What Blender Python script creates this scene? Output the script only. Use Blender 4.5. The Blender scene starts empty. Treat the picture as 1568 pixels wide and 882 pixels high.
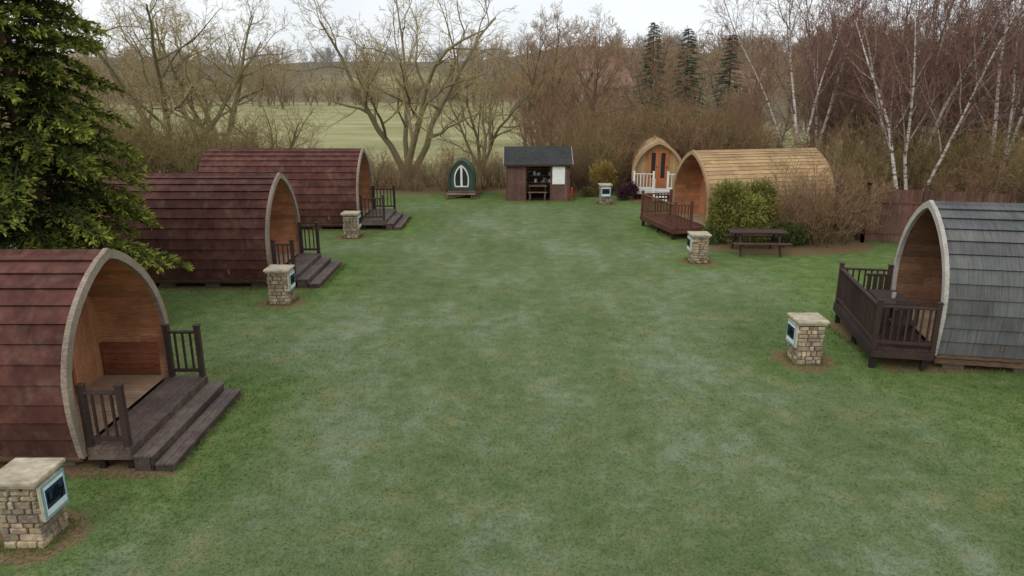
import bpy, math, random
import numpy as np
from mathutils import Vector, Matrix
random.seed(7); rng=np.random.default_rng(7)
scn=bpy.context.scene
def s(r,g,b,k=1.0):
    f=lambda c:((c/255)/12.92 if c/255<=.04045 else (((c/255)+.055)/1.055)**2.4)*k
    return (f(r),f(g),f(b))
# ---------------------------------------------------------------- materials
def nd(nt,t,**kw):
    n=nt.nodes.new(t)
    for k,v in kw.items(): setattr(n,k,v)
    return n
def L(nt,a,b): nt.links.new(a,b)
def mixc(nt,f,a,b,mode='MIX'):
    m=nd(nt,'ShaderNodeMix',data_type='RGBA',blend_type=mode)
    for i,x in ((0,f),(6,a),(7,b)):
        if hasattr(x,'is_linked') or isinstance(x,bpy.types.NodeSocket): L(nt,x,m.inputs[i])
        else: m.inputs[i].default_value= x if i==0 else (x[0],x[1],x[2],1)
    return m.outputs[2]
def noise(nt,vec,scale,detail=4,rough=.55):
    n=nd(nt,'ShaderNodeTexNoise'); n.inputs['Scale'].default_value=scale
    n.inputs['Detail'].default_value=detail; n.inputs['Roughness'].default_value=rough
    if vec is not None: L(nt,vec,n.inputs['Vector'])
    return n.outputs['Fac']
def mrange(nt,x,a,b,c=0,d=1):
    m=nd(nt,'ShaderNodeMapRange'); L(nt,x,m.inputs[0])
    for i,v in enumerate((a,b,c,d)): m.inputs[i+1].default_value=v
    return m.outputs[0]
def math_(nt,op,a,b=None):
    m=nd(nt,'ShaderNodeMath',operation=op)
    for i,x in enumerate((a,b)):
        if x is None: continue
        if isinstance(x,(int,float)): m.inputs[i].default_value=x
        else: L(nt,x,m.inputs[i])
    return m.outputs[0]
def grey_(nt,k):
    cc=nd(nt,'ShaderNodeCombineColor'); [L(nt,k,cc.inputs[i]) for i in range(3)]; return cc.outputs[0]
def newmat(name,diffuse=False):
    m=bpy.data.materials.new(name); m.use_nodes=True; nt=m.node_tree
    b=nt.nodes['Principled BSDF']
    if diffuse:
        nt.nodes.remove(b); b=nd(nt,'ShaderNodeBsdfDiffuse'); L(nt,b.outputs[0],nt.nodes['Material Output'].inputs[0])
    return m,nt,b
def mat(name,c1,c2,scale=(1,1,1),ns=6,rough=.8,bump=.3,dirt=.25,spec=.3,metal=0,stain=0):
    m,nt,b=newmat(name)
    tc=nd(nt,'ShaderNodeTexCoord'); mp=nd(nt,'ShaderNodeMapping'); mp.inputs['Scale'].default_value=scale
    L(nt,tc.outputs['Object'],mp.inputs['Vector'])
    n1=noise(nt,mp.outputs[0],ns,5); n2=noise(nt,tc.outputs['Object'],1.3,4,.65)
    col=mixc(nt,mrange(nt,n1,.3,.7),c1,c2)
    at=nd(nt,'ShaderNodeAttribute',attribute_name='Col')
    col=mixc(nt,1.0,col,at.outputs['Color'],'MULTIPLY')
    col=mixc(nt,1.0,col,grey_(nt,mrange(nt,n2,.3,.7,1-dirt,1+dirt*.6)),'MULTIPLY')
    if stain: col=mixc(nt,mrange(nt,noise(nt,tc.outputs['Object'],2.6,6,.75),.5,.7,0,stain),col,s(124,114,98))
    L(nt,col,b.inputs['Base Color']); b.inputs['Roughness'].default_value=rough
    b.inputs['Specular IOR Level'].default_value=spec; b.inputs['Metallic'].default_value=metal
    if bump>0:
        bp=nd(nt,'ShaderNodeBump'); bp.inputs['Strength'].default_value=bump; bp.inputs['Distance'].default_value=.02
        L(nt,n1,bp.inputs['Height']); L(nt,bp.outputs[0],b.inputs['Normal'])
    return m
def plain(name,c,rough=.6,dirt=.1): return mat(name,c,tuple(x*.85 for x in c),(1,1,1),9,rough,.1,dirt)
def bark(name,marks=False):
    m,nt,b=newmat(name,True)
    at=nd(nt,'ShaderNodeAttribute',attribute_name='Col'); col=at.outputs['Color']
    if marks:
        tc=nd(nt,'ShaderNodeTexCoord'); mp=nd(nt,'ShaderNodeMapping'); mp.inputs['Scale'].default_value=(1,1,5); L(nt,tc.outputs['Object'],mp.inputs['Vector'])
        n2=noise(nt,mp.outputs[0],2.2,4,.7); col=mixc(nt,mrange(nt,n2,.5,.6),col,(.04,.033,.028))
    L(nt,col,b.inputs['Color'])
    return m
def leafmat(name):
    m,nt,b=newmat(name,True); at=nd(nt,'ShaderNodeAttribute',attribute_name='Col')
    L(nt,at.outputs['Color'],b.inputs['Color']); return m
# ---------------------------------------------------------------- mesh builder
class MB:
    def __init__(s_): s_.v=[];s_.f=[];s_.m=[];s_.c=[];s_.mats=[]
    def mi(s_,m):
        if m not in s_.mats: s_.mats.append(m)
        return s_.mats.index(m)
    def face(s_,pts,m,col=(1,1,1)):
        k=len(s_.v); s_.v+= [tuple(p) for p in pts]; s_.f.append(tuple(range(k,k+len(pts)))); s_.m.append(s_.mi(m)); s_.c.append(col)
    def hexa(s_,p,m,col=(1,1,1)): # p: 8 pts, bottom 0-3 ccw, top 4-7
        k=len(s_.v); s_.v+=[tuple(q) for q in p]; i=s_.mi(m)
        for f in ((0,3,2,1),(4,5,6,7),(0,1,5,4),(1,2,6,5),(2,3,7,6),(3,0,4,7)):
            s_.f.append(tuple(k+j for j in f)); s_.m.append(i); s_.c.append(col)
    def box(s_,x0,x1,y0,y1,z0,z1,m,col=(1,1,1)):
        s_.hexa([(x0,y0,z0),(x1,y0,z0),(x1,y1,z0),(x0,y1,z0),(x0,y0,z1),(x1,y0,z1),(x1,y1,z1),(x0,y1,z1)],m,col)
    def beam(s_,a,b,w,h,m,col=(1,1,1)):
        a=Vector(a);b=Vector(b);d=(b-a).normalized()
        u=Vector((0,0,1)) if abs(d.z)<.95 else Vector((1,0,0))
        sd=d.cross(u).normalized()*w/2; up=sd.cross(d).normalized()*h/2
        s_.hexa([a-sd-up,a+sd-up,b+sd-up,b-sd-up,a-sd+up,a+sd+up,b+sd+up,b-sd+up],m,col)
    def tube(s_,pts,rads,ns,m,col=(1,1,1)):
        i=s_.mi(m); k0=len(s_.v); n=len(pts)
        d=(pts[-1]-pts[0]).normalized(); a=d.orthogonal().normalized(); b=d.cross(a)
        cs=[(math.cos(6.2832*j/ns),math.sin(6.2832*j/ns)) for j in range(ns)]
        for p,r in zip(pts,rads):
            for c,q in cs: s_.v.append((p.x+(a.x*c+b.x*q)*r,p.y+(a.y*c+b.y*q)*r,p.z+(a.z*c+b.z*q)*r))
        for t in range(n-1):
            for j in range(ns):
                q=k0+t*ns+j; w=k0+t*ns+(j+1)%ns
                s_.f.append((q,w,w+ns,q+ns)); s_.m.append(i); s_.c.append(col)
    def mesh(s_,name,smooth=False):
        me=bpy.data.meshes.new(name); me.from_pydata(s_.v,[],s_.f)
        for m in s_.mats: me.materials.append(m)
        me.polygons.foreach_set('material_index',s_.m)
        at=me.attributes.new('Col','FLOAT_COLOR','CORNER')
        ln=np.array([len(f) for f in s_.f]); c=np.ones((len(s_.f),4),np.float32); c[:,:3]=np.array(s_.c,np.float32)
        at.data.foreach_set('color',np.repeat(c,ln,axis=0).ravel())
        if smooth: me.polygons.foreach_set('use_smooth',[True]*len(s_.f))
        me.update(); return me
    def obj(s_,name,parent=None,smooth=False,bevel=0,loc=None,rot=0):
        if not s_.f: return None
        return put(s_.mesh(name,smooth),name,parent,bevel,loc,rot)
def put(me,name,parent=None,bevel=0,loc=None,rot=0,scale=1):
    o=bpy.data.objects.new(name,me); scn.collection.objects.link(o)
    if parent: o.parent=parent
    if loc: o.location=loc
    o.rotation_euler[2]=rot
    o.scale=(scale,)*3 if isinstance(scale,(int,float)) else scale
    if bevel:
        b=o.modifiers.new('bev','BEVEL'); b.width=bevel; b.segments=2; b.limit_method='ANGLE'
    return o
def empty(name,loc,rot=0):
    o=bpy.data.objects.new(name,None); scn.collection.objects.link(o); o.location=loc; o.rotation_euler[2]=rot; o.empty_display_size=.2; return o
def quads_mesh(name,V,F4,C,m,n=4):
    me=bpy.data.meshes.new(name); nf=len(F4)
    me.vertices.add(len(V)); me.vertices.foreach_set('co',V.astype(np.float32).ravel())
    me.loops.add(nf*n); me.loops.foreach_set('vertex_index',F4.astype(np.int32).ravel())
    me.polygons.add(nf); me.polygons.foreach_set('loop_start',np.arange(0,nf*n,n,dtype=np.int32))
    me.materials.append(m); me.update(calc_edges=True)
    for nm,c in C.items():
        at=me.attributes.new(nm,'FLOAT_COLOR','POINT'); cc=np.ones((len(V),4),np.float32); cc[:,:3]=c; at.data.foreach_set('color',cc.ravel())
    return me
def J(c,a=.12):
    k=1+random.uniform(-a,a); return tuple(x*k*(1+random.uniform(-a,a)*.25) for x in c)
W=(1,1,1)
# materials
M_maroon=mat('maroon_shingle',s(100,62,54),s(74,45,40),(1.5,1,1),4,.85,.15,.35,.2,0,.26)
M_slate=mat('slate_shingle',s(104,104,103),s(76,78,79),(16,.6,.6),3,.8,.25,.26,.2,0,.2)
M_cedar=mat('cedar_boards',s(188,156,114),s(154,124,88),(1,8,8),4,.7,.2,.28,.3,0,.2)
M_frame=mat('weathered_frame',s(164,148,131),s(118,104,92),(2,8,8),6,.8,.3,.28)
M_framet=mat('tan_frame',s(184,156,122),s(144,117,88),(2,8,8),6,.8,.3,.25)
M_framew=mat('pale_frame',s(190,185,176),s(148,141,132),(2,8,8),6,.8,.2,.2)
M_lining=mat('timber_lining',s(190,137,98),s(144,94,66),(1.5,14,14),4,.65,.2,.3)
M_door=mat('orange_door_timber',s(184,116,72),s(150,88,54),(8,8,1.5),5,.5,.2,.2)
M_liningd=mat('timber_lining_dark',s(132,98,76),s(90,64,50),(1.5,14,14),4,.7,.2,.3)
M_rail=mat('dark_rail_timber',s(74,56,50),s(48,37,34),(6,6,6),6,.75,.3,.3)
M_railr=mat('redbrown_rail_timber',s(116,76,60),s(88,56,46),(6,6,6),6,.75,.3,.3)
M_deck=mat('deck_boards',s(108,90,82),s(70,58,54),(10,1.5,4),5,.6,.4,.35,.4,0,.6)
M_deckr=mat('deck_red',s(116,74,60),s(82,52,44),(10,1.5,4),5,.7,.4,.35)
M_floor=mat('porch_floor',s(182,154,126),s(136,110,88),(1.5,12,4),5,.7,.2,.3)
M_dark=plain('dark_underside',s(40,34,32),.9)
M_base=mat('base_timber',s(120,96,76),s(76,58,48),(1,8,8),5,.85,.3,.3)
M_glass=mat('window_glass',(.03,.035,.04),(.02,.022,.026),(1,1,1),2,.08,0,.1,.6)
M_white=plain('white_paint',s(232,232,226),.5)
M_stone=mat('pillar_stone',s(188,176,156),s(130,119,104),(1,1,1),14,.9,.6,.3)
M_mortar=mat('mortar',s(104,96,86),s(76,70,62),(1,1,1),20,.95,.5,.2)
M_cap=mat('cap_stone',s(206,194,168),s(156,144,122),(1,1,1),7,.85,.2,.25)
M_teal=plain('sign_teal',s(120,168,172),.5); M_navy=plain('sign_navy',s(30,52,78),.4)
M_signw=plain('sign_white',s(220,228,226),.5)
M_shed=mat('shed_boards',s(126,98,88),s(82,64,58),(10,10,1),5,.85,.3,.3)
M_felt=mat('roof_felt',s(66,68,66),s(46,48,47),(1,1,1),10,.95,.3,.25)
M_green=plain('green_cladding',s(62,82,68),.6)
M_fence=mat('fence_boards',s(116,84,70),s(82,58,50),(10,10,1),5,.85,.3,.3)
M_red=plain('red_paint',s(170,50,44),.4); M_black=plain('black_rubber',s(25,25,25),.6)
M_brick=mat('brick_wall',s(150,112,98),s(128,94,82),(4,4,14),5,.9,.1,.2)
M_render=plain('white_render',s(205,200,192),.8); M_tile=mat('roof_tiles',s(150,116,104),s(126,98,90),(4,4,14),5,.9,.1,.2)
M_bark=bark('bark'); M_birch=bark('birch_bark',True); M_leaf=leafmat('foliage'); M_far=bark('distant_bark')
# ---------------------------------------------------------------- ground masks
def sm(x,a,b):
    t=np.clip((x-a)/(b-a),0,1); return t*t*(3-2*t)
def height(x,y):
    h=26*sm(y,230,680)+7*sm(y,85,210)*sm(x,-10,60)
    h=h+ (np.sin(x*.013+1)*3+np.sin(x*.031)*1.6)*sm(y,260,600)
    h=h+.06*np.sin(x*.35)*np.sin(y*.27)*sm(y,44,60)
    return h
PILLARS=[(-6.0,7.9,0),(-6.05,18.1,0),(-6.0,26.5,0),(6.05,13.95,math.pi),(6.0,22.6,math.pi),(4.46,34.4,-math.pi/2)]
RECTS=[(-12.6,-5.1,9.4,12.3),(-13,-5.45,19.4,22.2),(-12.3,-4.5,27.8,30.6),(7.6,15,13.4,16.4),(5.8,12.5,26.5,30.2),(6,9,34.5,38),(-.3,2.9,35.2,38),(-3.3,-1.8,35.8,38)]
def masks(x,y):
    d=np.zeros_like(x); g=np.zeros_like(x)
    for a,b,_ in PILLARS:
        r=np.hypot(x-a,y-b); d=np.maximum(d,.8*(1-sm(r,.4,.95))); g=np.maximum(g,.6*(1-sm(r,.8,1.8)))
    for x0,x1,y0,y1 in RECTS:
        q=np.hypot(np.maximum(np.maximum(x0-x,x-x1),0),np.maximum(np.maximum(y0-y,y-y1),0))
        d=np.maximum(d,.78*(1-sm(q,-.1,.45))); g=np.maximum(g,.75*(1-sm(q,.4,2.2)))
    q=np.hypot((x-9.7)/3.4,(y-25.3)/1.9); d=np.maximum(d,.8*(1-sm(q,.8,1.15)))
    q=np.hypot((x+10.4)/2.6,(y-16)/2.2); d=np.maximum(d,.7*(1-sm(q,.6,1.2)))
    d=np.maximum(d,.85*sm(y+.8*np.sin(x*.8)*.6,36.8,38.6)*(1-sm(y,44,50)))
    d=np.maximum(d,.8*sm(x+.15*(y-26)+np.sin(y*.9)*.3,14.0,15.6)*sm(y,25,28)*(1-sm(y,70,90)))
    g=np.maximum(g,.7*sm(np.abs(x),5.2,9.0)); g=np.maximum(g,.5*sm(y,30,36))
    f=sm(y,43,49)
    u=x/np.maximum(y,1)
    w=sm(y,225,250)*(1-sm(u,-.27,-.24)*(1-sm(u,-.09,-.06))*sm(y,330,350)*(1-sm(y,430,450)))
    w=np.maximum(w,sm(y,80,110)*sm(u,.02,.06))
    return d,g,f+w
def axis(segs):
    out=[]
    for a,b,st in segs: out+=list(np.arange(a,b,st))
    return np.array(out+[segs[-1][1]])
xs=axis([(-900,-200,25),(-200,-40,8),(-40,-14,1.5),(-14,14,.2),(14,40,1.5),(40,200,8),(200,900,25)])
ys=axis([(-60,2,4),(2,40,.2),(40,60,1),(60,260,6),(260,1500,30)])
X,Y=np.meshgrid(xs,ys); Z=height(X,Y)
nx,ny=len(xs),len(ys); idx=np.arange(nx*ny).reshape(ny,nx)
F=np.stack([idx[:-1,:-1],idx[:-1,1:],idx[1:,1:],idx[1:,:-1]],-1).reshape(-1,4)
V=np.stack([X,Y,Z],-1).reshape(-1,3)
def ground_mat():
    m,nt,b=newmat('ground',True); geo=nd(nt,'ShaderNodeNewGeometry'); P=geo.outputs['Position']
    mp0=nd(nt,'ShaderNodeMapping'); mp0.inputs['Scale'].default_value=(1,.55,1); L(nt,P,mp0.inputs['Vector'])
    n1=noise(nt,mp0.outputs[0],.42,5,.62); n2=noise(nt,P,2.6,4,.65); n3=noise(nt,P,18,3,.7); n4=noise(nt,P,62,2,.7)
    wv=nd(nt,'ShaderNodeTexWave'); wv.bands_direction='X'; wv.inputs['Scale'].default_value=.3; wv.inputs['Distortion'].default_value=2.5; wv.inputs['Detail'].default_value=2; wv.inputs['Detail Scale'].default_value=.6; L(nt,mp0.outputs[0],wv.inputs['Vector'])
    a=math_(nt,'ADD',math_(nt,'MULTIPLY',n1,.58),math_(nt,'MULTIPLY',n2,.395)); a=math_(nt,'ADD',a,math_(nt,'MULTIPLY',wv.outputs['Fac'],.022))
    r=nd(nt,'ShaderNodeValToRGB'); L(nt,a,r.inputs[0]); e=r.color_ramp.elements
    e[0].position=.35; e[0].color=(*s(84,100,60),1); e[1].position=.65; e[1].color=(*s(126,136,112),1)
    q=r.color_ramp.elements.new(.5); q.color=(*s(102,115,80),1)
    at=nd(nt,'ShaderNodeAttribute',attribute_name='Mask'); sp=nd(nt,'ShaderNodeSeparateColor'); L(nt,at.outputs['Color'],sp.inputs[0])
    col=r.outputs[0]
    lush=mixc(nt,mrange(nt,n2,.35,.65),s(76,100,44),s(102,123,62))
    gf=math_(nt,'MULTIPLY',sp.outputs[1],mrange(nt,n1,.3,.6,.4,1.1)); col=mixc(nt,gf,col,lush)
    n5=noise(nt,P,1.1,5,.7)
    col=mixc(nt,mrange(nt,n5,.53,.72,0,.55),col,s(128,122,82))
    col=mixc(nt,mrange(nt,n5,.44,.33,0,.35),col,s(78,94,68))
    fine=math_(nt,'MULTIPLY',mrange(nt,n3,.25,.75,.87,1.13),mrange(nt,n4,.25,.75,.84,1.16))
    dirt=mixc(nt,mrange(nt,n3,.3,.7),s(92,76,56),s(136,116,88))
    df=mrange(nt,math_(nt,'ADD',sp.outputs[0],math_(nt,'MULTIPLY',math_(nt,'SUBTRACT',n2,.5),1.3)),.36,.66)
    col=mixc(nt,df,col,dirt)
    mp=nd(nt,'ShaderNodeMapping'); mp.inputs['Scale'].default_value=(.05,.12,.1); L(nt,P,mp.inputs['Vector'])
    nf=noise(nt,mp.outputs[0],1,5,.65); field=mixc(nt,mrange(nt,nf,.35,.65),s(130,134,96),s(168,164,124))
    field=mixc(nt,mrange(nt,n5,.4,.7,0,.5),field,s(154,144,108))
    col=mixc(nt,mrange(nt,sp.outputs[2],0,1),col,field); col=mixc(nt,mrange(nt,sp.outputs[2],1,2),col,s(118,110,92))
    col=mixc(nt,1.0,col,grey_(nt,fine),'MULTIPLY')
    L(nt,col,b.inputs['Color'])
    bp=nd(nt,'ShaderNodeBump'); bp.inputs['Strength'].default_value=.3; bp.inputs['Distance'].default_value=.02
    L(nt,n3,bp.inputs['Height']); L(nt,bp.outputs[0],b.inputs['Normal'])
    return m
M_ground=ground_mat()
d,g,f=masks(V[:,0],V[:,1])
me=quads_mesh('ground',V,F,{'Mask':np.stack([d,g,f],-1)},M_ground); put(me,'ground')
# grass blades
def blades():
    n=240000
    u=rng.random(n); y=5.0*(24/5.0)**(u**.9); x=(rng.random(n)*2-1)*np.minimum(.74*y+1.2,13)
    keep=rng.random(n)>sm(y,9,24)
    for x0,x1,y0,y1 in RECTS: keep&=~((x>x0)&(x<x1)&(y>y0)&(y<y1))
    d,g,f=masks(x,y); keep&=(rng.random(n)>d*1.1)
    for a,b,_ in PILLARS: keep&=~((abs(x-a)<.27)&(abs(y-b)<.27))
    x,y,d,g=x[keep],y[keep],d[keep],g[keep]; n=len(x)
    h=(.012+.016*rng.random(n))*(1+g*.6); w=.003+.0005*y; a=rng.random(n)*6.283; l=rng.random((n,2))-.5
    V=np.zeros((n,3,3)); V[:,0]=np.stack([x-np.cos(a)*w,y-np.sin(a)*w,0*x-.002],-1); V[:,1]=np.stack([x+np.cos(a)*w,y+np.sin(a)*w,0*x-.002],-1)
    V[:,2]=np.stack([x+l[:,0]*h*3,y+l[:,1]*h*3,h],-1)
    M=np.repeat(np.stack([d*0,g,0*g],-1)[:,None],3,1)
    put(quads_mesh('grass_blades',V.reshape(-1,3),np.arange(n*3).reshape(n,3),{'Mask':M.reshape(-1,3)},M_ground,3),'grass')
    X_=[];Y_=[]
    for a,b,_ in PILLARS:
        t=rng.random(260)*6.283; rr=.29+.1*rng.random(260)**2; X_.append(a+rr*np.clip(np.cos(t)*1.35,-1,1)); Y_.append(b+rr*np.clip(np.sin(t)*1.35,-1,1))
    for x0,x1,y0,y1 in RECTS:
        m=int(((x1-x0)+(y1-y0))*70); t=rng.random(m); X_.append(x0+(x1-x0)*t); Y_.append(np.where(rng.random(m)<.5,y0-.12,y1+.12)+rng.normal(size=m)*.05)
        t=rng.random(m//2); X_.append(np.where(x0<0,x1+.16,x0-.16)+rng.normal(size=m//2)*.05); Y_.append(y0+(y1-y0)*t)
    x=np.concatenate(X_);y=np.concatenate(Y_);n=len(x); h=.04+.09*rng.random(n); w=.006+.0*x; a=rng.random(n)*6.283; l=rng.random((n,2))-.5
    V=np.zeros((n,3,3)); V[:,0]=np.stack([x-np.cos(a)*w,y-np.sin(a)*w,0*x-.002],-1); V[:,1]=np.stack([x+np.cos(a)*w,y+np.sin(a)*w,0*x-.002],-1); V[:,2]=np.stack([x+l[:,0]*h,y+l[:,1]*h,h],-1)
    M=np.zeros((n*3,3)); M[:,1]=.9
    put(quads_mesh('grass_tufts',V.reshape(-1,3),np.arange(n*3).reshape(n,3),{'Mask':M},M_ground,3),'grass_tufts')
blades()
# ---------------------------------------------------------------- pods
ZF=[0,.15,.3,.45,.6,.72,.82,.9,.96,1]; WF=[.92,.975,1,.985,.89,.755,.585,.4,.215,0]
def profile(hw,z0,z1,n):
    pts=[(np.interp(t,ZF,WF)*hw,z0+(z1-z0)*t) for t in np.linspace(0,1,120)]
    P=np.array(pts); k=np.ones(9)/9
    Pw=np.pad(P[:,0],4,mode='edge'); P[1:-6,0]=np.convolve(Pw,k,'valid')[1:-6]
    d=np.r_[0,np.cumsum(np.hypot(*np.diff(P,axis=0).T))]
    t=np.linspace(0,d[-1],n+1); return np.stack([np.interp(t,d,P[:,0]),np.interp(t,d,P[:,1])],-1)
def full(P,off): # full miter polyline offset outward
    Q=np.vstack([P*[-1,1],P[::-1][1:]]); out=[]
    for i in range(len(Q)):
        a=Q[max(i-1,0)];b=Q[min(i+1,len(Q)-1)]; t=(b-a)/np.hypot(*(b-a)); n=np.array([-t[1],t[0]])
        if i in(0,len(Q)-1): n=np.array([n[0],0]); n/=abs(n[0])
        o=off
        if abs(Q[i][0])<1e-6: n=np.array([0,1.]); o=off*1.2
        out.append(Q[i]+n*o)
    return out
def courses(mb,P,x0,x1,m,th=.035,inward=False,tile=1.0,jit=.12,base=W):
    for sd in(-1,1):
        for i in range(len(P)-1):
            a=P[i];b=P[i+1];t=(b-a)/np.hypot(*(b-a)); n=np.array([t[1],-t[0]])
            if inward:n=-n
            lo=a+n*th; up=b+n*.01
            x=x0-random.random()*tile*.8
            while x<x1:
                e=min(x+tile*random.uniform(.85,1.15),x1); xa=max(x,x0)+.002; xb=e-.002; x=e
                if xb-xa<.03: continue
                c=J(base,jit); dz=random.uniform(0,.006)
                q=[lo+n*dz,up]
                A=(xa,sd*q[0][0],q[0][1]);Bp=(xb,sd*q[0][0],q[0][1]);C=(xb,sd*max(q[1][0],0),q[1][1]);D=(xa,sd*max(q[1][0],0),q[1][1])
                mb.face([A,Bp,C,D],m,c)
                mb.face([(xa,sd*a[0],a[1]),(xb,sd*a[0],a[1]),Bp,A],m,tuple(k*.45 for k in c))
                mb.face([(xb,sd*a[0],a[1]),(xb,sd*b[0],b[1]),C,Bp],m,c)
def endwall(mb,P,x,m,inset,z0,cw=.13,th=.03,base=W):
    hw=P[:,0].max()-inset
    yy=np.arange(-hw,hw,cw)
    def zt(y):
        y=abs(y)+inset; k=np.argmax(P[:,0]); return np.interp(-y,-P[k:,0],P[k:,1]) if y<P[k,0] else P[k,1]
    for y in yy:
        y1=min(y+cw-.006,hw); c=J(base,.12)
        mb.hexa([(x-th,y,z0),(x,y,z0),(x,y1,z0),(x-th,y1,z0),(x-th,y,zt(y)-.03),(x,y,zt(y)-.03),(x,y1,zt(y1)-.03),(x-th,y1,zt(y1)-.03)],m,c)
def railing(mb,a,b,z,h,m,sp=.125,post=.09,ends=(1,1),pick=.035):
    a=Vector((a[0],a[1],0));b=Vector((b[0],b[1],0));d=b-a;Ln=d.length;d.normalize()
    Z=lambda p,zz:(p.x,p.y,zz)
    mb.beam(Z(a,z+h-.05),Z(b,z+h-.05),.085,.04,m,J(W)); mb.beam(Z(a,z+.12),Z(b,z+.12),.06,.06,m,J(W))
    n=max(2,int(Ln/sp))
    for i in range(1,n):
        p=a+d*Ln*i/n; mb.beam(Z(p,z+.14),Z(p,z+h-.07),pick,pick,m,J(W,.2))
    for e,p in zip(ends,(a,b)):
        if e: mb.box(p.x-post/2,p.x+post/2,p.y-post/2,p.y+post/2,z-.15,z+h+.06,m,J(W)); mb.box(p.x-post/2-.012,p.x+post/2+.012,p.y-post/2-.012,p.y+post/2+.012,z+h+.061,z+h+.085,m)
def glamping_pod(loc,rot,Ln,Mroof,Mframe,Mlin,deck,steps,Mr,Md,hw=1.5,top=3.0,z0=.3,N=12,tile=1.0,porch=1.1,rails='sides',th=.045,door='wood',fz=.42,dw=1.38,name='glamping_pod',stepw=.3,jit=.15,dwid=1.3):
    e=empty(name,loc,rot)
    P=profile(hw,z0,top,N)
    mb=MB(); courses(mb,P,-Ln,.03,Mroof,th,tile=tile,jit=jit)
    for sd in(-1,1):
        for i in range(N): mb.face([(-Ln+.02,sd*P[i][0],P[i][1]),(0,sd*P[i][0],P[i][1]),(0,sd*P[i+1][0],P[i+1][1]),(-Ln+.02,sd*P[i+1][0],P[i+1][1])],M_dark)
    for q in np.arange(-Ln,.0,1.0):
        c=J((.85,.85,.85))
        mb.hexa([(q,-.13,top-.035),(min(q+.99,.03),-.13,top-.035),(min(q+.99,.03),0,top+.035),(q,0,top+.035),(q,-.125,top-.015),(min(q+.99,.03),-.125,top-.015),(min(q+.99,.03),0,top+.055),(q,0,top+.055)],Mroof,c)
        mb.hexa([(q,0,top+.035),(min(q+.99,.03),0,top+.035),(min(q+.99,.03),.13,top-.035),(q,.13,top-.035),(q,0,top+.055),(min(q+.99,.03),0,top+.055),(min(q+.99,.03),.125,top-.015),(q,.125,top-.015)],Mroof,c)
    mb.obj('curved_roof',e)
    # arch frame
    mb=MB(); Pf=profile(hw,z0-.05,top,26); O=full(Pf,.06); I=full(Pf,-.075)
    for i in range(len(O)-1):
        c=J(W,.05); a0,a1,b0,b1=O[i],O[i+1],I[i],I[i+1]
        mb.hexa([(.03,a0[0],a0[1]),(.11,a0[0],a0[1]),(.11,b0[0],b0[1]),(.03,b0[0],b0[1]),(.03,a1[0],a1[1]),(.11,a1[0],a1[1]),(.11,b1[0],b1[1]),(.03,b1[0],b1[1])],Mframe,c)
    mb.obj('arch_frame',e)
    # lining
    mb=MB(); Pl=profile(hw-.06,z0,top-.07,20); courses(mb,Pl,-porch,.03,Mlin,.012,inward=True,tile=1.3,jit=.22); mb.obj('porch_lining',e)
    mb=MB(); endwall(mb,profile(hw,z0,top,30),-porch+.02,Mlin,.03,fz)
    x=-porch+.02
    if door:
        dw_=dwid if door=='glass' else .78; y0=-dw_/2; y1=dw_/2; zt=fz+1.85
        for (a,b,c_,d_) in((y0-.07,y0,fz,zt+.07),(y1,y1+.07,fz,zt+.07),(y0,y1,zt,zt+.07)): mb.box(x+.002,x+.045,a,b,c_,d_,M_door if door=='glass' else M_lining,W if door=='glass' else (.75,.6,.55))
        leaf=[(y0,y1)] if door!='glass' else [(y0,-.004),(.004,y1)]
        for a,b in leaf:
            if door=='wood':
                for q in range(6): mb.box(x+.002,x+.03,a+(b-a)*q/6,a+(b-a)*(q+.96)/6,fz,zt,Mlin,J((.85,.6,.55),.1))
            else:
                mb.box(x+.002,x+.03,a,b,fz,zt,M_glass)
                for (p,q,r_,t_) in((a,a+.13,fz,zt),(b-.13,b,fz,zt),(a+.13,b-.13,fz,fz+.45),(a+.13,b-.13,zt-.14,zt)): mb.box(x+.031,x+.05,p,q,r_,t_,M_door,J(W))
                mb.box(x+.05,x+.09,b-.07,b-.04,fz+.95,fz+1.05,M_black)
    mb.obj('porch_wall',e)
    mb=MB(); endwall(mb,profile(hw,z0,top,30),-Ln+.06,Mroof,.02,z0); mb.obj('rear_wall',e)
    # floor and base
    mb=MB()
    for y in np.arange(-hw*.9,hw*.9-.1,.14): mb.box(-porch,.03,y,y+.134,fz-.04,fz,M_floor,J(W))
    for y in(-hw*.88,0,hw*.88-.1): mb.box(-Ln+.1,0,y,y+.1,.13,z0+.02,M_base,J(W))
    mb.box(-Ln+.05,.02,-hw*.93,-hw*.93+.05,z0-.1,z0+.03,M_base,J(W,.2)); mb.box(-Ln+.05,.02,hw*.93-.05,hw*.93,z0-.1,z0+.03,M_base)
    for xx in np.arange(-Ln+.4,0,1.3):
        for y in(-hw*.8,hw*.8-.2): mb.box(xx,xx+.4,y,y+.2,-.02,.13,M_mortar,J((1.5,1.5,1.5)))
    mb.box(-Ln+.1,-.1,-hw*.7,hw*.7,.16,.28,M_dark)
    mb.obj('base',e)
    # deck
    dz=fz-.03
    if deck>0:
        mb=MB()
        nb=max(3,int(deck/.13)); bw=(deck-.11)/nb
        for i in range(nb): mb.box(.112+i*bw,.112+(i+1)*bw-.007,-dw,dw,dz-.03,dz,Md,J(W,.18))
        mb.box(deck-.03,deck-.002,-dw+.01,dw-.01,dz-.2,dz-.032,Md,J((.7,.7,.7))); mb.box(.12,deck-.03,-dw+.01,-dw+.04,dz-.2,dz-.032,Md,J(W)); mb.box(.12,deck-.03,dw-.04,dw-.01,dz-.2,dz-.032,Md,J(W))
        for xx in(.2,deck-.15):
            for y in(-dw+.1,0,dw-.2): mb.box(xx,xx+.1,y,y+.1,-.05,dz-.04,M_dark)
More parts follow.
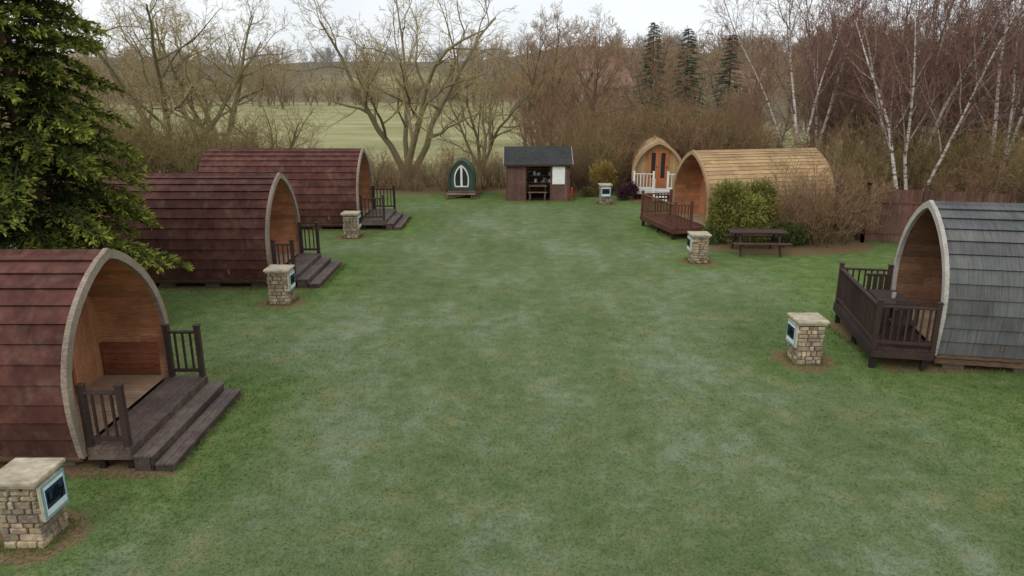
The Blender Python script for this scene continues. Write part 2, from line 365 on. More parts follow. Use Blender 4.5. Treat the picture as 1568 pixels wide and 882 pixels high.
        for k in range(steps):
            z=dz*(steps-k)/(steps+1); x0_=deck+stepw*k
            for q in(0,1):
                w_=stepw/2; mb.box(x0_+.002+q*w_,x0_+(q+1)*w_-.006,-dw,dw,z-.035,z,Md,J((1,1,1.02),.2))
            mb.box(x0_+stepw-.05,x0_+stepw-.025,-dw+.02,dw-.02,-.02,z-.036,Md,J((.6,.6,.6)))
            for y in(-dw+.02,dw-.05): mb.box(x0_,x0_+stepw-.06,y,y+.03,-.02,z-.036,Md,J((.7,.7,.7)))
        mb.obj('deck_and_steps',e,bevel=.004)
        mb=MB(); r=dw-.06
        if rails=='sides':
            railing(mb,(.16,-r),(deck-.07,-r),dz,.9,Mr); railing(mb,(.16,r),(deck-.07,r),dz,.9,Mr)
        elif rails=='all':
            railing(mb,(.16,-r),(deck-.07,-r),dz,.9,Mr); railing(mb,(.16,r),(deck-.07,r),dz,.9,Mr); railing(mb,(deck-.07,-r),(deck-.07,r),dz,.9,Mr,ends=(0,0))
        elif rails=='gap':
            railing(mb,(.16,-r),(deck-.07,-r),dz,.9,Mr); railing(mb,(deck-.07,-r),(deck-.07,r),dz,.9,Mr,ends=(0,1)); railing(mb,(deck*.5,r),(deck-.07,r),dz,.9,Mr,ends=(1,0))
        mb.obj('railings',e,bevel=.004)
    return e
p1=glamping_pod((-6.35,10.85,0),0,6.2,M_maroon,M_frame,M_lining,.78,2,M_rail,M_deck,tile=2.6)
glamping_pod((-6.78,20.8,0),0,6.2,M_maroon,M_frame,M_lining,.75,2,M_rail,M_deck,stepw=.32,tile=2.6)
glamping_pod((-6.05,29.2,0),0,6.15,M_maroon,M_frame,M_lining,1.1,2,M_rail,M_deck,tile=2.6)
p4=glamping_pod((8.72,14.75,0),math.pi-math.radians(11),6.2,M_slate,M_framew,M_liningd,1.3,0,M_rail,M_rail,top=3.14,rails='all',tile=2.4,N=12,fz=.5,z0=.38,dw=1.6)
p5=glamping_pod((6.95,27.7,0),math.pi+math.radians(13),5.2,M_cedar,M_framet,M_lining,1.45,0,M_railr,M_deckr,rails='gap',N=20,th=.025,tile=2.5,fz=.46,dw=1.55,door='glass',top=3.05)
mb=MB()
for i in range(6): mb.box(-1.05,-.05,1.30-.0,1.34,.44+i*.1,.44+i*.1+.095,M_liningd,J((1.25,.8,.7)))
mb.obj('lower_panel',p1)
mb=MB()
mb.box(.35,.95,-.35,.75,1.12,1.16,M_rail); 
for a in(.4,.88):
    for b in(-.3,.66): mb.box(a,a+.05,b,b+.05,.47,1.12,M_rail)
for y in(-.75,1.0):
    mb.box(.42,.88,y,y+.32,.88,.92,M_rail)
    for a in(.44,.82):
        for b in(y+.02,y+.26): mb.box(a,a+.04,b,b+.04,.47,.88,M_rail)
    yb=y-.04 if y<0 else y+.32
    for q in range(4): mb.box(.43+q*.12,.49+q*.12,yb,yb+.03,.92,1.35,M_rail)
    mb.box(.42,.88,yb-.002,yb+.034,1.35,1.41,M_rail)
mb.tube([Vector((.6,.3,1.16)),Vector((.6,.3,1.28))],[.04,.05],10,M_framew)
mb.obj('table_and_chairs',p4)
# white-railed pod
p6=glamping_pod((7.35,36.4,0),-math.pi/2-math.radians(8),4.2,M_cedar,M_framet,M_cedar,.9,0,M_white,M_white,hw=1.25,top=2.75,z0=.4,N=14,th=.02,tile=2,porch=.25,rails='none',door='glass',fz=.5,dw=1.25,dwid=.95)
mb=MB(); railing(mb,(.83,-1.19),(.83,-.25),.47,.85,M_white,sp=.15); railing(mb,(.83,.45),(.83,1.19),.47,.85,M_white,sp=.15); railing(mb,(.14,-1.19),(.83,-1.19),.47,.85,M_white,ends=(0,0)); railing(mb,(.14,1.19),(.83,1.19),.47,.85,M_white,ends=(0,0))
for k,z in enumerate((.36,.24,.12)): mb.box(.9+k*.28,.9+k*.28+.26,-.2,.4,z-.04,z,M_white,J(W))
railing(mb,(1.75,-.25),(.95,-.25),.25,.8,M_white,sp=.15,ends=(1,0)); mb.obj('white_railings',p6)
# ---------------------------------------------------------------- stone pillars
def pillar(loc,rot):
    e=empty('stone_sign_pillar',(loc[0],loc[1],0),rot); mb=MB(); h=.25
    mb.box(-h+.02,h-.02,-h+.02,h-.02,-.05,.84,M_mortar)
    pal=[(1.1,1.02,.88),(.8,.76,.7),(1.0,.96,.9),(.62,.6,.58),(1.22,1.15,1.0),(.88,.78,.66)]
    z=0.0
    while z<.80:
        hh=min(random.uniform(.06,.13),.845-z)
        for sd in range(4):
            u=-h
            while u<h-.03:
                w=min(random.uniform(.08,.26),h-u)
                if h-u-w<.06: w=h-u
                o=random.uniform(-.005,.025); a,b=u+.006,u+w-.006; c=J(random.choice(pal),.15)
                x0,x1=h-.03,h+o
                r_=lambda:random.uniform(0,.014)
                pts=[(x0,a,z+.004),(x1,a+r_(),z+.004+r_()*.6),(x1,b-r_(),z+.004+r_()*.6),(x0,b,z+.004),(x0,a,z+hh-.004),(x1,a+r_(),z+hh-.004-r_()*.6),(x1,b-r_(),z+hh-.004-r_()*.6),(x0,b,z+hh-.004)]
                cs,sn=math.cos(sd*math.pi/2),math.sin(sd*math.pi/2)
                mb.hexa([(p[0]*cs-p[1]*sn,p[0]*sn+p[1]*cs,p[2]) for p in pts],M_stone,c); u+=w
        z+=hh
    mb.obj('stones',e,bevel=.01)
    mb=MB()
    mb.box(-.29,.29,-.29,.29,.845,.885,M_cap,(.8,.8,.8)); mb.box(-.32,.32,-.31,.31,.887,.94,M_cap); mb.obj('cap_slab',e,bevel=.012)
    mb=MB(); mb.box(.265,.315,-.235,.235,.36,.835,M_cap,(.95,.97,1)); mb.box(.315,.322,-.225,.225,.375,.825,M_teal); mb.box(.322,.326,-.195,.195,.41,.795,M_signw)
    mb.box(.326,.33,-.18,.18,.50,.755,M_navy); mb.obj('sign_board',e)
    t=bpy.data.curves.new('lettering','FONT'); t.body='Lilly'; t.size=.21; t.align_x='CENTER'; t.align_y='CENTER'; t.extrude=.003; t.offset=.004; t.materials.append(M_signw)
    o=bpy.data.objects.new('lettering',t); scn.collection.objects.link(o); o.parent=e; o.location=(.3345,0,.628); o.rotation_euler=(math.pi/2,0,math.pi/2)
for a,b,r in PILLARS: pillar((a,b),r)
# ---------------------------------------------------------------- shed
e=empty('timber_shed',(1.28,35.3,0)); mb=MB(); w=1.55; D=2.3
for x0,x1,y,z1 in((-w,-.62,0,1.82),(.62,w,0,1.82),(-w,w,D,1.82)):
    x=x0
    while x<x1-.02: q=min(x+.135,x1); mb.box(x,q-.008,y,y+.025,0,z1,M_shed,J((1.05,.95,.92),.2)); x=q
for sx in(-w,w-.025):
    y=.03
    while y<D: q=min(y+.135,D); zm=1.82+.66*(1-abs((y+q)/2-D/2)/(D/2)); mb.box(sx,sx+.025,y,q-.008,0,zm,M_shed,J(W,.2)); y=q
mb.box(-.62,.62,0,.03,1.66,1.82,M_shed,(.8,.8,.8))
for x in(-w-.01,-.64,.58,w-.05): mb.box(x,x+.06,-.03,-.002,0,1.82,M_shed,(.7,.7,.7))
mb.obj('walls',e)
mb=MB()
for sgn in(-1,1):
    ya=D/2+sgn*(D/2+.2); za=1.74
    mb.hexa([(-w-.12,ya,za),(w+.12,ya,za),(w+.12,D/2,2.5),(-w-.12,D/2,2.5),(-w-.12,ya,za+.04),(w+.12,ya,za+.04),(w+.12,D/2,2.54),(-w-.12,D/2,2.54)],M_felt)
    for x in(-w-.145,w+.122): mb.beam((x+.01,ya,za-.0),(x+.01,D/2,2.49),.022,.13,M_framew)
mb.beam((-w-.12,-.2,1.75),(w+.12,-.2,1.75),.02,.08,M_rail)
mb.obj('roof',e)
mb=MB()
mb.box(-1.4,1.4,.05,D,.0,.03,M_dark)
for z in(.75,1.1,1.45): mb.box(-1.3,1.3,.9,1.3,z,z+.03,M_base,(1.5,1.5,1.5))
for i in range(16):
    z=random.choice((.78,1.13)); x=random.uniform(-.6,.55); mb.box(x,x+random.uniform(.06,.16),.95,1.1,z,z+random.uniform(.08,.22),random.choice((M_signw,M_teal,M_white,M_navy,M_cap)))
mb.box(-.5,.45,.25,.7,.66,.70,M_base,(1.6,1.6,1.6)); 
for sx in(-.42,.37): mb.beam((sx,.2,0),(sx+.0,.75,.66),.04,.05,M_base,(1.5,1.5,1.5)); mb.beam((sx,.75,0),(sx,.2,.66),.04,.05,M_base,(1.5,1.5,1.5))
mb.box(-.5,.45,-.15,.05,.40,.43,M_base,(1.5,1.5,1.5)); mb.box(-.4,-.35,-.12,.02,0,.40,M_base); mb.box(.3,.35,-.12,.02,0,.40,M_base); mb.obj('shelves_and_bench',e)
mb=MB(); mb.box(.7,1.3,-.05,-.036,.82,1.66,M_white,(1.15,1.15,1.15)); mb.box(.68,1.32,-.036,-.03,.80,1.68,M_framew); mb.obj('notice_board',e)
e=empty('fire_extinguisher',(2.95,35.2,0)); mb=MB()
c=[Vector((0,0,z)) for z in(.25,.26,.62,.67,.7)]; mb.tube(c,[.02,.07,.07,.04,.02],12,M_red); mb.beam((0,0,.7),(0,-.06,.74),.03,.03,M_black); mb.tube([Vector((0,-.02,.72)),Vector((.08,-.04,.62)),Vector((.08,-.04,.4))],[.012]*3,6,M_black); mb.box(-.06,.06,.0,.06,0,.25,M_shed); mb.obj('cylinder_body',e)
# ---------------------------------------------------------------- small green pod
e=empty('green_garden_pod',(-2.55,36.4,0),-math.pi/2)
P=profile(.66,.35,1.85,12); mb=MB(); courses(mb,P,-1.6,.03,M_green,.015,tile=3,jit=.1); 
for sd in(-1,1):
    for i in range(12): mb.face([(-1.6,sd*P[i][0],P[i][1]),(0,sd*P[i][0],P[i][1]),(0,sd*P[i+1][0],P[i+1][1]),(-1.6,sd*P[i+1][0],P[i+1][1])],M_dark)
mb.obj('shell',e)
mb=MB(); endwall(mb,profile(.66,.35,1.85,30),.0,M_green,.0,.35,.1); O=full(P,.03);I=full(P,-.05)
for i in range(len(O)-1): mb.hexa([(.03,*O[i]),(.07,*O[i]),(.07,*I[i]),(.03,*I[i]),(.03,*O[i+1]),(.07,*O[i+1]),(.07,*I[i+1]),(.03,*I[i+1])],M_green,(.7,.7,.7))
Pw=profile(.36,.55,1.6,12); O=full(Pw,.02);I=full(Pw,-.04)
for i in range(len(O)-1): mb.hexa([(.002,*O[i]),(.05,*O[i]),(.05,*I[i]),(.002,*I[i]),(.002,*O[i+1]),(.05,*O[i+1]),(.05,*I[i+1]),(.002,*I[i+1])],M_white)
mb.box(.002,.05,-.33,.33,.52,.58,M_white); mb.box(.002,.045,-.05,.05,.58,1.52,M_white)
mb.face([(.004,-q[0],q[1]) for q in Pw]+[(.004,q[0],q[1]) for q in Pw[::-1][1:]],M_glass); mb.obj('front_window',e)
mb=MB(); mb.box(-1.6,.5,-.68,.68,.29,.34,M_base); mb.box(.1,.5,-.7,.7,.2,.28,M_frame)
for x in(-1.4,.4):
    for y in(-.6,.52): mb.beam((x,y,0),(x,y,.3),.08,.08,M_base)
mb.beam((.45,-.55,.05),(.45,.55,.25),.03,.05,M_base); mb.box(-.1,.75,-.75,-.6,.03,.08,M_base); mb.box(-.1,.75,.6,.75,.03,.08,M_base); mb.obj('stand',e)
# ---------------------------------------------------------------- picnic bench, fence
e=empty('picnic_bench',(8.3,23.9,0),math.radians(-3)); mb=MB()
for i in range(5): mb.box(-.95,.95,-.36+i*.146,-.36+i*.146+.135,.72,.76,M_rail,J((1.4,1.35,1.3),.2))
for y in(-.78,.56): 
    for q in(0,.115): mb.box(-.95,.95,y+q,y+q+.105,.42,.46,M_rail,J((1.4,1.35,1.3),.2))
for x in(-.65,.65):
    mb.beam((x,-.62,0),(x,-.2,.71),.05,.1,M_rail); mb.beam((x,.62,0),(x,.2,.71),.05,.1,M_rail); mb.beam((x+.05,-.75,.38),(x+.05,.75,.38),.04,.09,M_rail); mb.beam((x+.05,-.34,.68),(x+.05,.34,.68),.04,.07,M_rail)
mb.obj('bench_timbers',e,bevel=.005)
e=empty('garden_fence',(12.7,25.6,0)); mb=MB()
def fence(x0,y0,x1,y1):
    a=Vector((x0,y0,0));b=Vector((x1,y1,0));d=(b-a);n=int(d.length/.12)
    for i in range(n):
        p=a+d*i/n;q=a+d*(i+.93)/n; mb.beam((p.x,p.y,1.0),(q.x,q.y,1.0),.02,1.9,M_fence,J(W,.25))
    for i in range(int(d.length/1.8)+2):
        p=a+d*min(1,i*1.8/d.length); mb.beam((p.x,p.y-.05,0),(p.x,p.y-.05,2.15),.1,.1,M_fence,(.8,.8,.8))
    for z in(.4,1.5): mb.beam((x0,y0-.03,z),(x1,y1-.03,z),.03,.08,M_fence)
fence(0,0,4.2,-1.4); fence(-.1,4,0,0); mb.obj('panels',e)
# ---------------------------------------------------------------- trees
def tree(seed,H,r0,stems,n,seg,ratio,ang,wob,up,cols,rmin=.008,tmin=(.3,.15,.1,.1,.1),lean=.1,mt=None,mtw=None,base_r=.0,ssplit=.35,sides=(8,5,4,3,3)):
    R=random.Random(seed); mb=MB(); mt=mt or M_bark; mtw=mtw or M_bark
    def rv(): return Vector((R.gauss(0,1),R.gauss(0,1),R.gauss(0,1)))
    def grow(p,d,Lg,r,l):
        ns=seg[l]; pts=[p.copy()]; rd=[r]; dirs=[d.copy()]
        for i in range(ns):
            d=(d+rv()*wob[l]+Vector((0,0,up[l]))).normalized(); p=p+d*Lg/ns; pts.append(p); rd.append(max(rmin*.6,r*(1-.8*(i+1)/ns))); dirs.append(d)
        last=l>=len(n)
        c=cols[min(l,len(cols)-1)]; k=1+R.uniform(-.25,.25)
        mb.tube(pts,rd,sides[min(l,4)],mt if (mt is not M_birch or l<=1) else mtw,tuple(x*k for x in c))
        if last: return
        m=n[l]; az=R.uniform(0,6.28)
        for j in range(m):
            t=tmin[l]+(1-tmin[l])*(j+R.random())/m; f=t*ns; i=min(int(f),ns-1); q=pts[i].lerp(pts[i+1],f-i); dd=dirs[i+1]
            az+=2.4+R.uniform(-.5,.5); o=dd.orthogonal().normalized(); o=Matrix.Rotation(az,3,dd)@o
            a=ang[l]*R.uniform(.7,1.25); nd_=(dd*math.cos(a)+o*math.sin(a)).normalized()
            rr=rd[i]*(1-(f-i))+rd[i+1]*(f-i)
            grow(q,nd_,Lg*ratio[l]*(1.2-.7*t)*R.uniform(.7,1.25),max(rmin,rr*.62),l+1)
    for k in range(stems):
        a=6.283*k/stems+R.random(); d=Vector((math.cos(a)*(ssplit if stems>1 else lean)*R.uniform(.5,1.3),math.sin(a)*(ssplit if stems>1 else lean)*R.uniform(.5,1.3),1)).normalized()
        grow(Vector((math.cos(a)*base_r*R.random(),math.sin(a)*base_r*R.random(),-.1)),d,H*R.uniform(.85,1.08),r0*R.uniform(.75,1.1),0)
    return mb.mesh('bare_tree_mesh',smooth=True)
WT=s(128,118,92); WB=s(152,140,106); WTw=s(168,152,110)
wil=[tree(11+i,10.5,.2,4,(9,7,6,4),(9,7,5,4,2),(.5,.5,.5,.5),(.85,.8,.75,.7),(.13,.2,.22,.22,.2),(.03,.02,.03,.03,.0),(WT,WT,WB,WTw,WTw),.009,tmin=(.2,.15,.1,.1),ssplit=.55) for i in range(2)]
GT=s(112,98,84); GB=s(136,114,92); GW=s(158,130,102)
ash=[tree(31+i,10.5,.2,1+i%2,(13,8,6,5),(9,6,4,3,2),(.48,.5,.5,.5),(.75,.7,.65,.6),(.06,.12,.16,.18,.2),(.02,.05,.05,.04,.03),(GT,GT,GB,GW,GW),.011,tmin=(.2,.15,.1,.1),ssplit=.3) for i in range(3)]
BT=s(188,178,168); BB=s(132,106,94); BW=s(134,102,92)
bir=[tree(51+i,12,.1,3,(13,6,5,4),(10,5,4,3,2),(.34,.5,.55,.5),(.55,.6,.6,.6),(.05,.1,.14,.16,.2),(.02,.07,.03,.0,-.05),(BT,s(148,132,122),BB,BW,BW),.008,tmin=(.25,.15,.1,.1),ssplit=.2,mt=M_birch,base_r=.3) for i in range(2)]
PT=s(116,98,86); PW=s(136,108,94)
pur=[tree(61+i,9.5,.09,4,(12,6,5,3),(8,5,4,3,2),(.36,.5,.55,.5),(.5,.6,.6,.6),(.05,.1,.14,.16,.2),(.02,.1,.06,.03,.0),(PT,PT,PW,PW,PW),.009,tmin=(.12,.1,.1,.1),ssplit=.25,base_r=.4) for i in range(2)]
HT=s(112,94,76); HW=s(146,120,92); HO=s(140,128,86)
shr=[tree(71+i,2.9,.03,14,(7,5,3),(6,4,3,2),(.5,.5,.5),(.6,.7,.7),(.1,.15,.2,.2),(.03,.05,.04,.0),(HT,HW,(HW,HO)[i%2],(HW,HO)[i%2]),.007,tmin=(.1,.1,.1),ssplit=.55,base_r=.6,sides=(4,3,3,3)) for i in range(3)]
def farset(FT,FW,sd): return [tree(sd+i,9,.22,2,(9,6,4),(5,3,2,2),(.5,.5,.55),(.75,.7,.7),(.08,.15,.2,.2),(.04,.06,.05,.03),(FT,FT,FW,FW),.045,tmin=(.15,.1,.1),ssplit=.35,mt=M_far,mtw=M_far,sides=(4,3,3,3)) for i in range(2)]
far_hazed=farset(s(140,134,126),s(154,148,140),81); mid=farset(s(124,108,90),s(150,128,104),91)  # first set: distance haze painted into paler, greyer bark colours; second stays brown
H_=lambda x,y: float(height(np.array(float(x)),np.array(float(y))))
def T(me,name,x,y,sc=1,rot=None,parent=None):
    return put(me,name,parent,0,(x,y,H_(x,y)),rot if rot is not None else random.uniform(0,6.28),sc)
# hero trees
T(wil[0],'willow_tree',-6.3,44,1.08,1.0); T(wil[1],'willow_tree',-21,45,1.15,2.0); o=T(wil[0],'willow_tree',-20,50,1.1,4.0); o.rotation_euler[1]=.25
T(wil[1],'willow_tree',-14,43,.5,.4); T(wil[1],'willow_tree',-2.0,48,.7,2.7)
T(ash[0],'ash_tree',1,54,.95); T(ash[1],'ash_tree',5.5,52,.85); T(ash[2],'ash_tree',10,56,.75); T(ash[0],'ash_tree',-2,66,.9); T(ash[2],'ash_tree',3.5,64,.95); T(ash[1],'ash_tree',25,75,.9)
for m_,x,y,k,r in ((0,15.2,39,1.0,.3),(1,17.2,31,.85,1.0),(0,21.5,32,1.0,2.1),(1,19.5,36,1.0,4),(0,25,34,1.05,5.0),(1,26,41,1.1,3),(0,18.3,43,1.1,3.3)): T(bir[m_],'birch_tree',x,y,k,r)
wp=empty('woodland',(0,0,0))
for i in range(34):
    y=random.uniform(34,72); x=random.uniform(.37*y+1.5,.8*y)
    if y<38 and x<17: continue
    T(random.choice(pur),'bare_woodland_tree',x,y,random.uniform(.75,1.1),parent=wp)
for i in range(14):
    y=random.uniform(52,74); T(random.choice(ash+pur),'bare_woodland_tree',random.uniform(-1,24),y,random.uniform(.45,.6),parent=wp)
hp=empty('hedge',(0,0,0)); hs=lambda m,x,y,k: T(m,'hedge_shrub',x,y,k,parent=hp)
for i in range(48):
    x=-27+i*.87+random.uniform(-.3,.3)
    hs(shr[(i*7+i//3)%3],x,random.uniform(38.6,40.6),random.uniform(.65,1.0)*(.78 if -12<x<3 else 1.15))
for i in range(22): hs(random.choice(shr),random.uniform(2.5,15),random.uniform(40,46),random.uniform(1.0,1.6))
for i in range(16): hs(shr[1],random.uniform(-26,-14.5),random.uniform(36,42),random.uniform(1.1,1.7))
for i in range(28): hs(random.choice(shr),random.uniform(15.5,30),random.uniform(28,38),random.uniform(.8,1.4))
T(shr[2],'bare_shrub',10.9,25.0,1.0); T(shr[0],'bare_shrub',11.7,25.4,.85); T(shr[0],'bare_shrub',10.2,25.9,.8)
dp=empty('distant_woodland',(0,0,0))
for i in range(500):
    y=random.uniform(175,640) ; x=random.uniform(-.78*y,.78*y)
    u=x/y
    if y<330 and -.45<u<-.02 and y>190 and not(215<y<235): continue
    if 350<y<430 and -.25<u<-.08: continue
    T(random.choice(far_hazed if y>210 else mid),'distant_tree',x,y,random.uniform(1.0,1.6),parent=dp)
for i in range(50): T(random.choice(mid),'distant_tree',random.uniform(-95,0),random.uniform(200,212),random.uniform(.45,.8),parent=dp)
for i in range(66):
    y=random.uniform(112,185); T(random.choice(mid),'distant_tree',random.uniform(.0*y,.8*y),y,random.uniform(.8,1.2),parent=dp)
for i in range(12):
    y=random.uniform(82,98); T(random.choice(mid),'distant_tree',random.uniform(.08,.36)*y,y,random.uniform(.45,.68),parent=dp)
for i in range(24):
    y=random.uniform(75,170); T(random.choice(mid),'distant_tree',random.uniform(-.75*y,-.5*y),y,random.uniform(.7,1.1),parent=dp)
# ---------------------------------------------------------------- leaf quads
def leaves(pos,dirs,ln,wd,cols,name):
    n=len(pos); d=dirs/np.linalg.norm(dirs,axis=1,keepdims=True); r=rng.normal(size=(n,3)); sdv=np.cross(d,r); sdv/=np.linalg.norm(sdv,axis=1,keepdims=True)
    ln=ln[:,None]; wd=wd[:,None]
    V=np.stack([pos,pos+d*ln*.5+sdv*wd*.5,pos+d*ln,pos+d*ln*.5-sdv*wd*.5],1).reshape(-1,3)
    return quads_mesh(name,V,np.arange(n*4).reshape(n,4),{'Col':np.repeat(cols,4,0)},M_leaf)
def conifer(name,H,Rb,nb,seed,c_dark,c_mid,c_tip,dens=1.0,zlow=.8):
    g=np.random.default_rng(seed); e=empty(name,(0,0,0)); mb=MB()
    mb.tube([Vector((0,0,-.1)),Vector((.05,0,H*.5)),Vector((0,.05,H))],[.22*H/12,.13*H/12,.02],8,M_bark,s(84,66,54))
    Ps=[];Ds=[];Cs=[];Ls=[]
    for i in range(nb):
        t=(i+g.random())/nb; z=zlow+(H-zlow)*t**1.1; a=i*2.399+g.normal()*.3; Rr=Rb*(1-t)**.8*g.uniform(.7,1.25)+.25
        if z<1.8: Rr*=.85
        dx=np.array([math.cos(a),math.sin(a),0]); pts=[]; 
        for k in range(9):
            u=k/8; pts.append(np.array([0,0,z])+dx*Rr*u+np.array([0,0,(.25*u-.65*u*u)*Rr*(.6 if t<.5 else .2)]))
        mb.tube([Vector(p) for p in pts],[.045*(1-.9*k/8)*H/12+.004 for k in range(9)],4,M_bark,s(70,56,44))
        sd=np.array([-dx[1],dx[0],0]); tint=g.uniform(.6,1.35)
        nsub=int(8+Rr*7)
        for j in range(nsub):
            u=.15+.85*(j+g.random())/nsub; f=u*8; q=min(int(f),7); p=pts[q]*(1-(f-q))+pts[q+1]*(f-q)
            sg=1 if j%2 else -1; L_=(.25+.38*Rr*(1-u)*.7)*g.uniform(.6,1.2); dd=dx*.75+sd*sg*g.uniform(.5,1.1)+np.array([0,0,g.uniform(-.35,.15)])
            dd/=np.linalg.norm(dd); m=int((18+26*L_)*dens); w=g.random(m); droop=np.zeros((m,3)); droop[:,2]=-.35*w*w*L_
            pos=p+dd*L_*w[:,None]+droop+g.normal(size=(m,3))*.025
            dr=dd+g.normal(size=(m,3))*.55+np.array([0,0,-.25]); Ps.append(pos);Ds.append(dr);Ls.append(g.uniform(.07,.17,m)*H/12)
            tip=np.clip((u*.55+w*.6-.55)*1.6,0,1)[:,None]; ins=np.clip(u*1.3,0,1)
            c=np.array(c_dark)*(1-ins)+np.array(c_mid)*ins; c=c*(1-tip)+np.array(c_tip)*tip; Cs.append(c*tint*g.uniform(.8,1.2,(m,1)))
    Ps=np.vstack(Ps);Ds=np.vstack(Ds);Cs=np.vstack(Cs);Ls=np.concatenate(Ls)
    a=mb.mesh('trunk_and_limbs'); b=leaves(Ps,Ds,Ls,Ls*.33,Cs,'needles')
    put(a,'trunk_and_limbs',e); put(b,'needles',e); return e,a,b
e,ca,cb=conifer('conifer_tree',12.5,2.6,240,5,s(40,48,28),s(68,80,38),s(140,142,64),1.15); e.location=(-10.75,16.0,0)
e2,da,db=conifer('spruce_tree',12,2.6,110,9,s(44,58,46),s(62,82,66),s(88,106,86),.6)
e2.location=(15.3,82,0)
for x,y,k in((20.0,86,1.0),(28.5,98,1.0),(-20,255,1.2),(-46,240,1.3)):
    q=empty('spruce_tree',(x,y,H_(x,y)-.3),random.random()*6); q.scale=(k*1.15,k*1.15,k); put(da,'trunk_and_limbs',q); put(db,'needles',q)
def bush(name,loc,lumps,n,ln,wd,cols,upw=.3,stems=None):
    e=empty(name,loc); P_=[];C_=[];D_=[]
    for (cx,cy,cz,rx,ry,rz) in lumps:
        m=n//len(lumps); v=rng.normal(size=(m,3)); v/=np.linalg.norm(v,axis=1,keepdims=True); r=rng.random(m)**.4
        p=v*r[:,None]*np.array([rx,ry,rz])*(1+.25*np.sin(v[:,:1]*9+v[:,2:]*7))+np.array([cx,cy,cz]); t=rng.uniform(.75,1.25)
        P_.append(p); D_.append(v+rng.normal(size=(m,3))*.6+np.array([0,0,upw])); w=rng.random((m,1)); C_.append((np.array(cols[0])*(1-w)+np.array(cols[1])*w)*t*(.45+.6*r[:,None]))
    P_=np.vstack(P_);D_=np.vstack(D_);C_=np.vstack(C_); P_[:,2]=np.maximum(P_[:,2],.02); n_=len(P_)
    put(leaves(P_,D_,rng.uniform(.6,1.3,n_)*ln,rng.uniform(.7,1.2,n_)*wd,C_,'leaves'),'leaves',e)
    mb=MB()
    for i in range(26):
        l=lumps[i%len(lumps)]; a=Vector((l[0]*.7+random.uniform(-.2,.2),l[1]*.7,0)); b=Vector((l[0]+random.uniform(-1,1)*l[3]*.7,l[1]+random.uniform(-1,1)*l[4]*.7,l[2]+l[5]*random.uniform(.3,.9))); mb.tube([a,a.lerp(b,.5)+Vector((random.uniform(-.05,.05),0,0)),b],[.015,.012,.005],4,M_bark,s(110,96,66))
    mb.obj('stems',e)
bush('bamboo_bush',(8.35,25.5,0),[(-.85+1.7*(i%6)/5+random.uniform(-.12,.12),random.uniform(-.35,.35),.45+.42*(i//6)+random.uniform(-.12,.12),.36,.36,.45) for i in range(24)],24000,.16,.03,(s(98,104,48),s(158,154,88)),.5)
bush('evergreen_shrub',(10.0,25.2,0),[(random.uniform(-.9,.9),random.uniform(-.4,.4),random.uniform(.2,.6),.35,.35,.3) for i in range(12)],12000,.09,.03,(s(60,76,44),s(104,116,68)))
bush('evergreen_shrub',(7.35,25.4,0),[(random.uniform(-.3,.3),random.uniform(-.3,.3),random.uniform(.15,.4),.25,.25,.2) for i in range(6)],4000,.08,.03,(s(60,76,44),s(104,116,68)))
bush('golden_bush',(4.75,37.2,0),[(random.uniform(-.5,.5),random.uniform(-.3,.3),random.uniform(.4,1.3),.28,.3,.45) for i in range(12)],8000,.16,.02,(s(134,114,62),s(176,152,88)),1.2)
bush('purple_bush',(5.75,35.6,0),[(random.uniform(-.3,.3),random.uniform(-.2,.2),random.uniform(.3,.6),.28,.3,.3) for i in range(7)],6000,.08,.04,(s(60,44,52),s(96,66,76)))
bush('heather_shrub',(4.2,36.6,0),[(random.uniform(-.4,.4),0,.25,.3,.3,.22) for i in range(4)],3000,.07,.03,(s(84,80,50),s(120,110,70)))
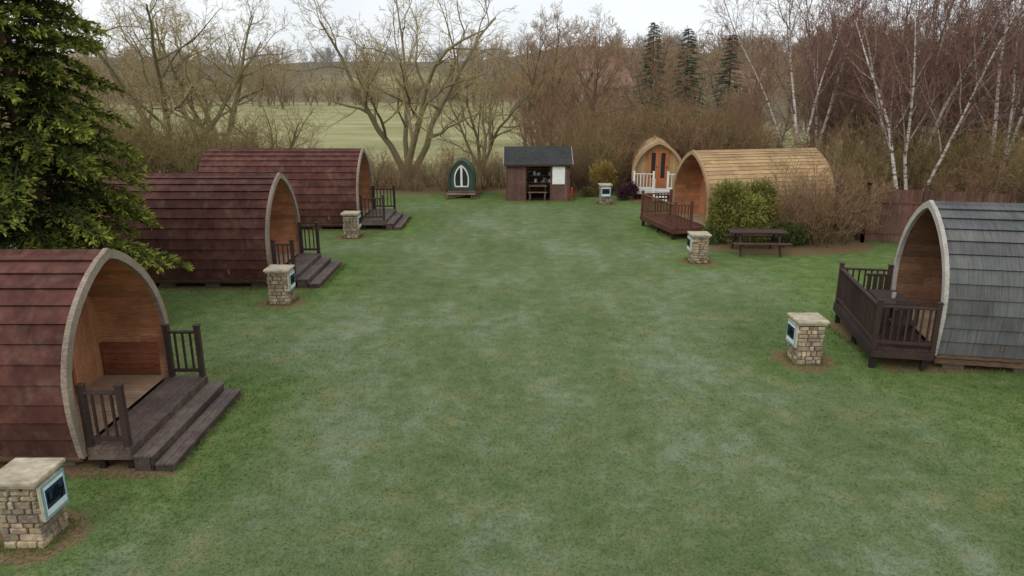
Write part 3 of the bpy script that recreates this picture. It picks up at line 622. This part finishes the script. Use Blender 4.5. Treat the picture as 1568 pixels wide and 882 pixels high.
# distant houses
def house(name,x,y,rot,w,dp_,h,Mw,z=0):
    e=empty(name,(x,y,z),rot); mb=MB(); mb.box(-w/2,w/2,-dp_/2,dp_/2,-z-1,h,Mw)
    for sx in(-w/2,w/2): mb.face([(sx,-dp_/2,h),(sx,dp_/2,h),(sx,0,h+dp_*.42)],Mw)
    mb.obj('walls',e); mb=MB()
    for sg in(-1,1): mb.hexa([(-w/2-.3,sg*(dp_/2+.35),h-.3),(w/2+.3,sg*(dp_/2+.35),h-.3),(w/2+.3,0,h+dp_*.42),(-w/2-.3,0,h+dp_*.42),(-w/2-.3,sg*(dp_/2+.35),h-.1),(w/2+.3,sg*(dp_/2+.35),h-.1),(w/2+.3,0,h+dp_*.42+.2),(-w/2-.3,0,h+dp_*.42+.2)],M_tile)
    mb.obj('roof',e); mb=MB(); mb.box(w/2-1.6,w/2-.7,-.45,.45,h,h+dp_*.42+1.5,M_brick); mb.obj('chimney',e)
    mb=MB()
    for i in range(3):
        for zz in(.9,3.4):
            if zz+1.2<h: xx=-w/2+w*(i+.5)/3; mb.box(xx-.6,xx+.6,-dp_/2-.06,-dp_/2-.02,zz,zz+1.2,M_white); mb.box(xx-.5,xx+.5,-dp_/2-.07,-dp_/2-.061,zz+.1,zz+1.1,M_glass)
    mb.obj('windows',e)
house('brick_house',13.6,104,.25,4.6,4.6,4.9,M_brick,.6); house('brick_house',34.5,110,-.3,4.6,4.6,4.9,M_brick,.9); house('white_house',17.5,160,.1,7,6,4.6,M_render,4.2)
# ---------------------------------------------------------------- world, sun, camera
w=bpy.data.worlds.new('World'); scn.world=w; w.use_nodes=True; nt=w.node_tree; bg=nt.nodes['Background']
sky=nd(nt,'ShaderNodeTexSky',sky_type='NISHITA'); sky.sun_disc=False; EL=math.radians(38); AZ=math.radians(215)
sky.sun_elevation=EL; sky.sun_rotation=AZ; sky.air_density=1.2; sky.dust_density=3.5; sky.ozone_density=1.0
tc=nd(nt,'ShaderNodeTexCoord'); cl=noise(nt,tc.outputs['Generated'],2.2,4,.6)
grey=mixc(nt,mrange(nt,cl,.35,.65),(7.6,7.95,8.4),(9.6,9.75,9.9)); col=mixc(nt,.82,sky.outputs[0],grey)
L(nt,col,bg.inputs['Color']); bg.inputs['Strength'].default_value=.13
sd=bpy.data.lights.new('sun','SUN'); sd.energy=.7; sd.angle=math.radians(30); sd.color=(1,.98,.95); so=bpy.data.objects.new('sun',sd); scn.collection.objects.link(so)
dirv=Vector((math.sin(AZ)*math.cos(EL),math.cos(AZ)*math.cos(EL),math.sin(EL))); so.rotation_euler=dirv.to_track_quat('Z','Y').to_euler(); so.location=(0,0,40)
cam=bpy.data.cameras.new('camera'); cam.lens=25.26; cam.sensor_width=36; cam.clip_end=4000; cam.clip_start=.1
co=bpy.data.objects.new('camera',cam); scn.collection.objects.link(co); co.location=(0,0,5.5); co.rotation_euler=(math.radians(90-15.79),0,0); scn.camera=co
scn.view_settings.view_transform='Standard'; scn.view_settings.look='None'; scn.view_settings.exposure=0
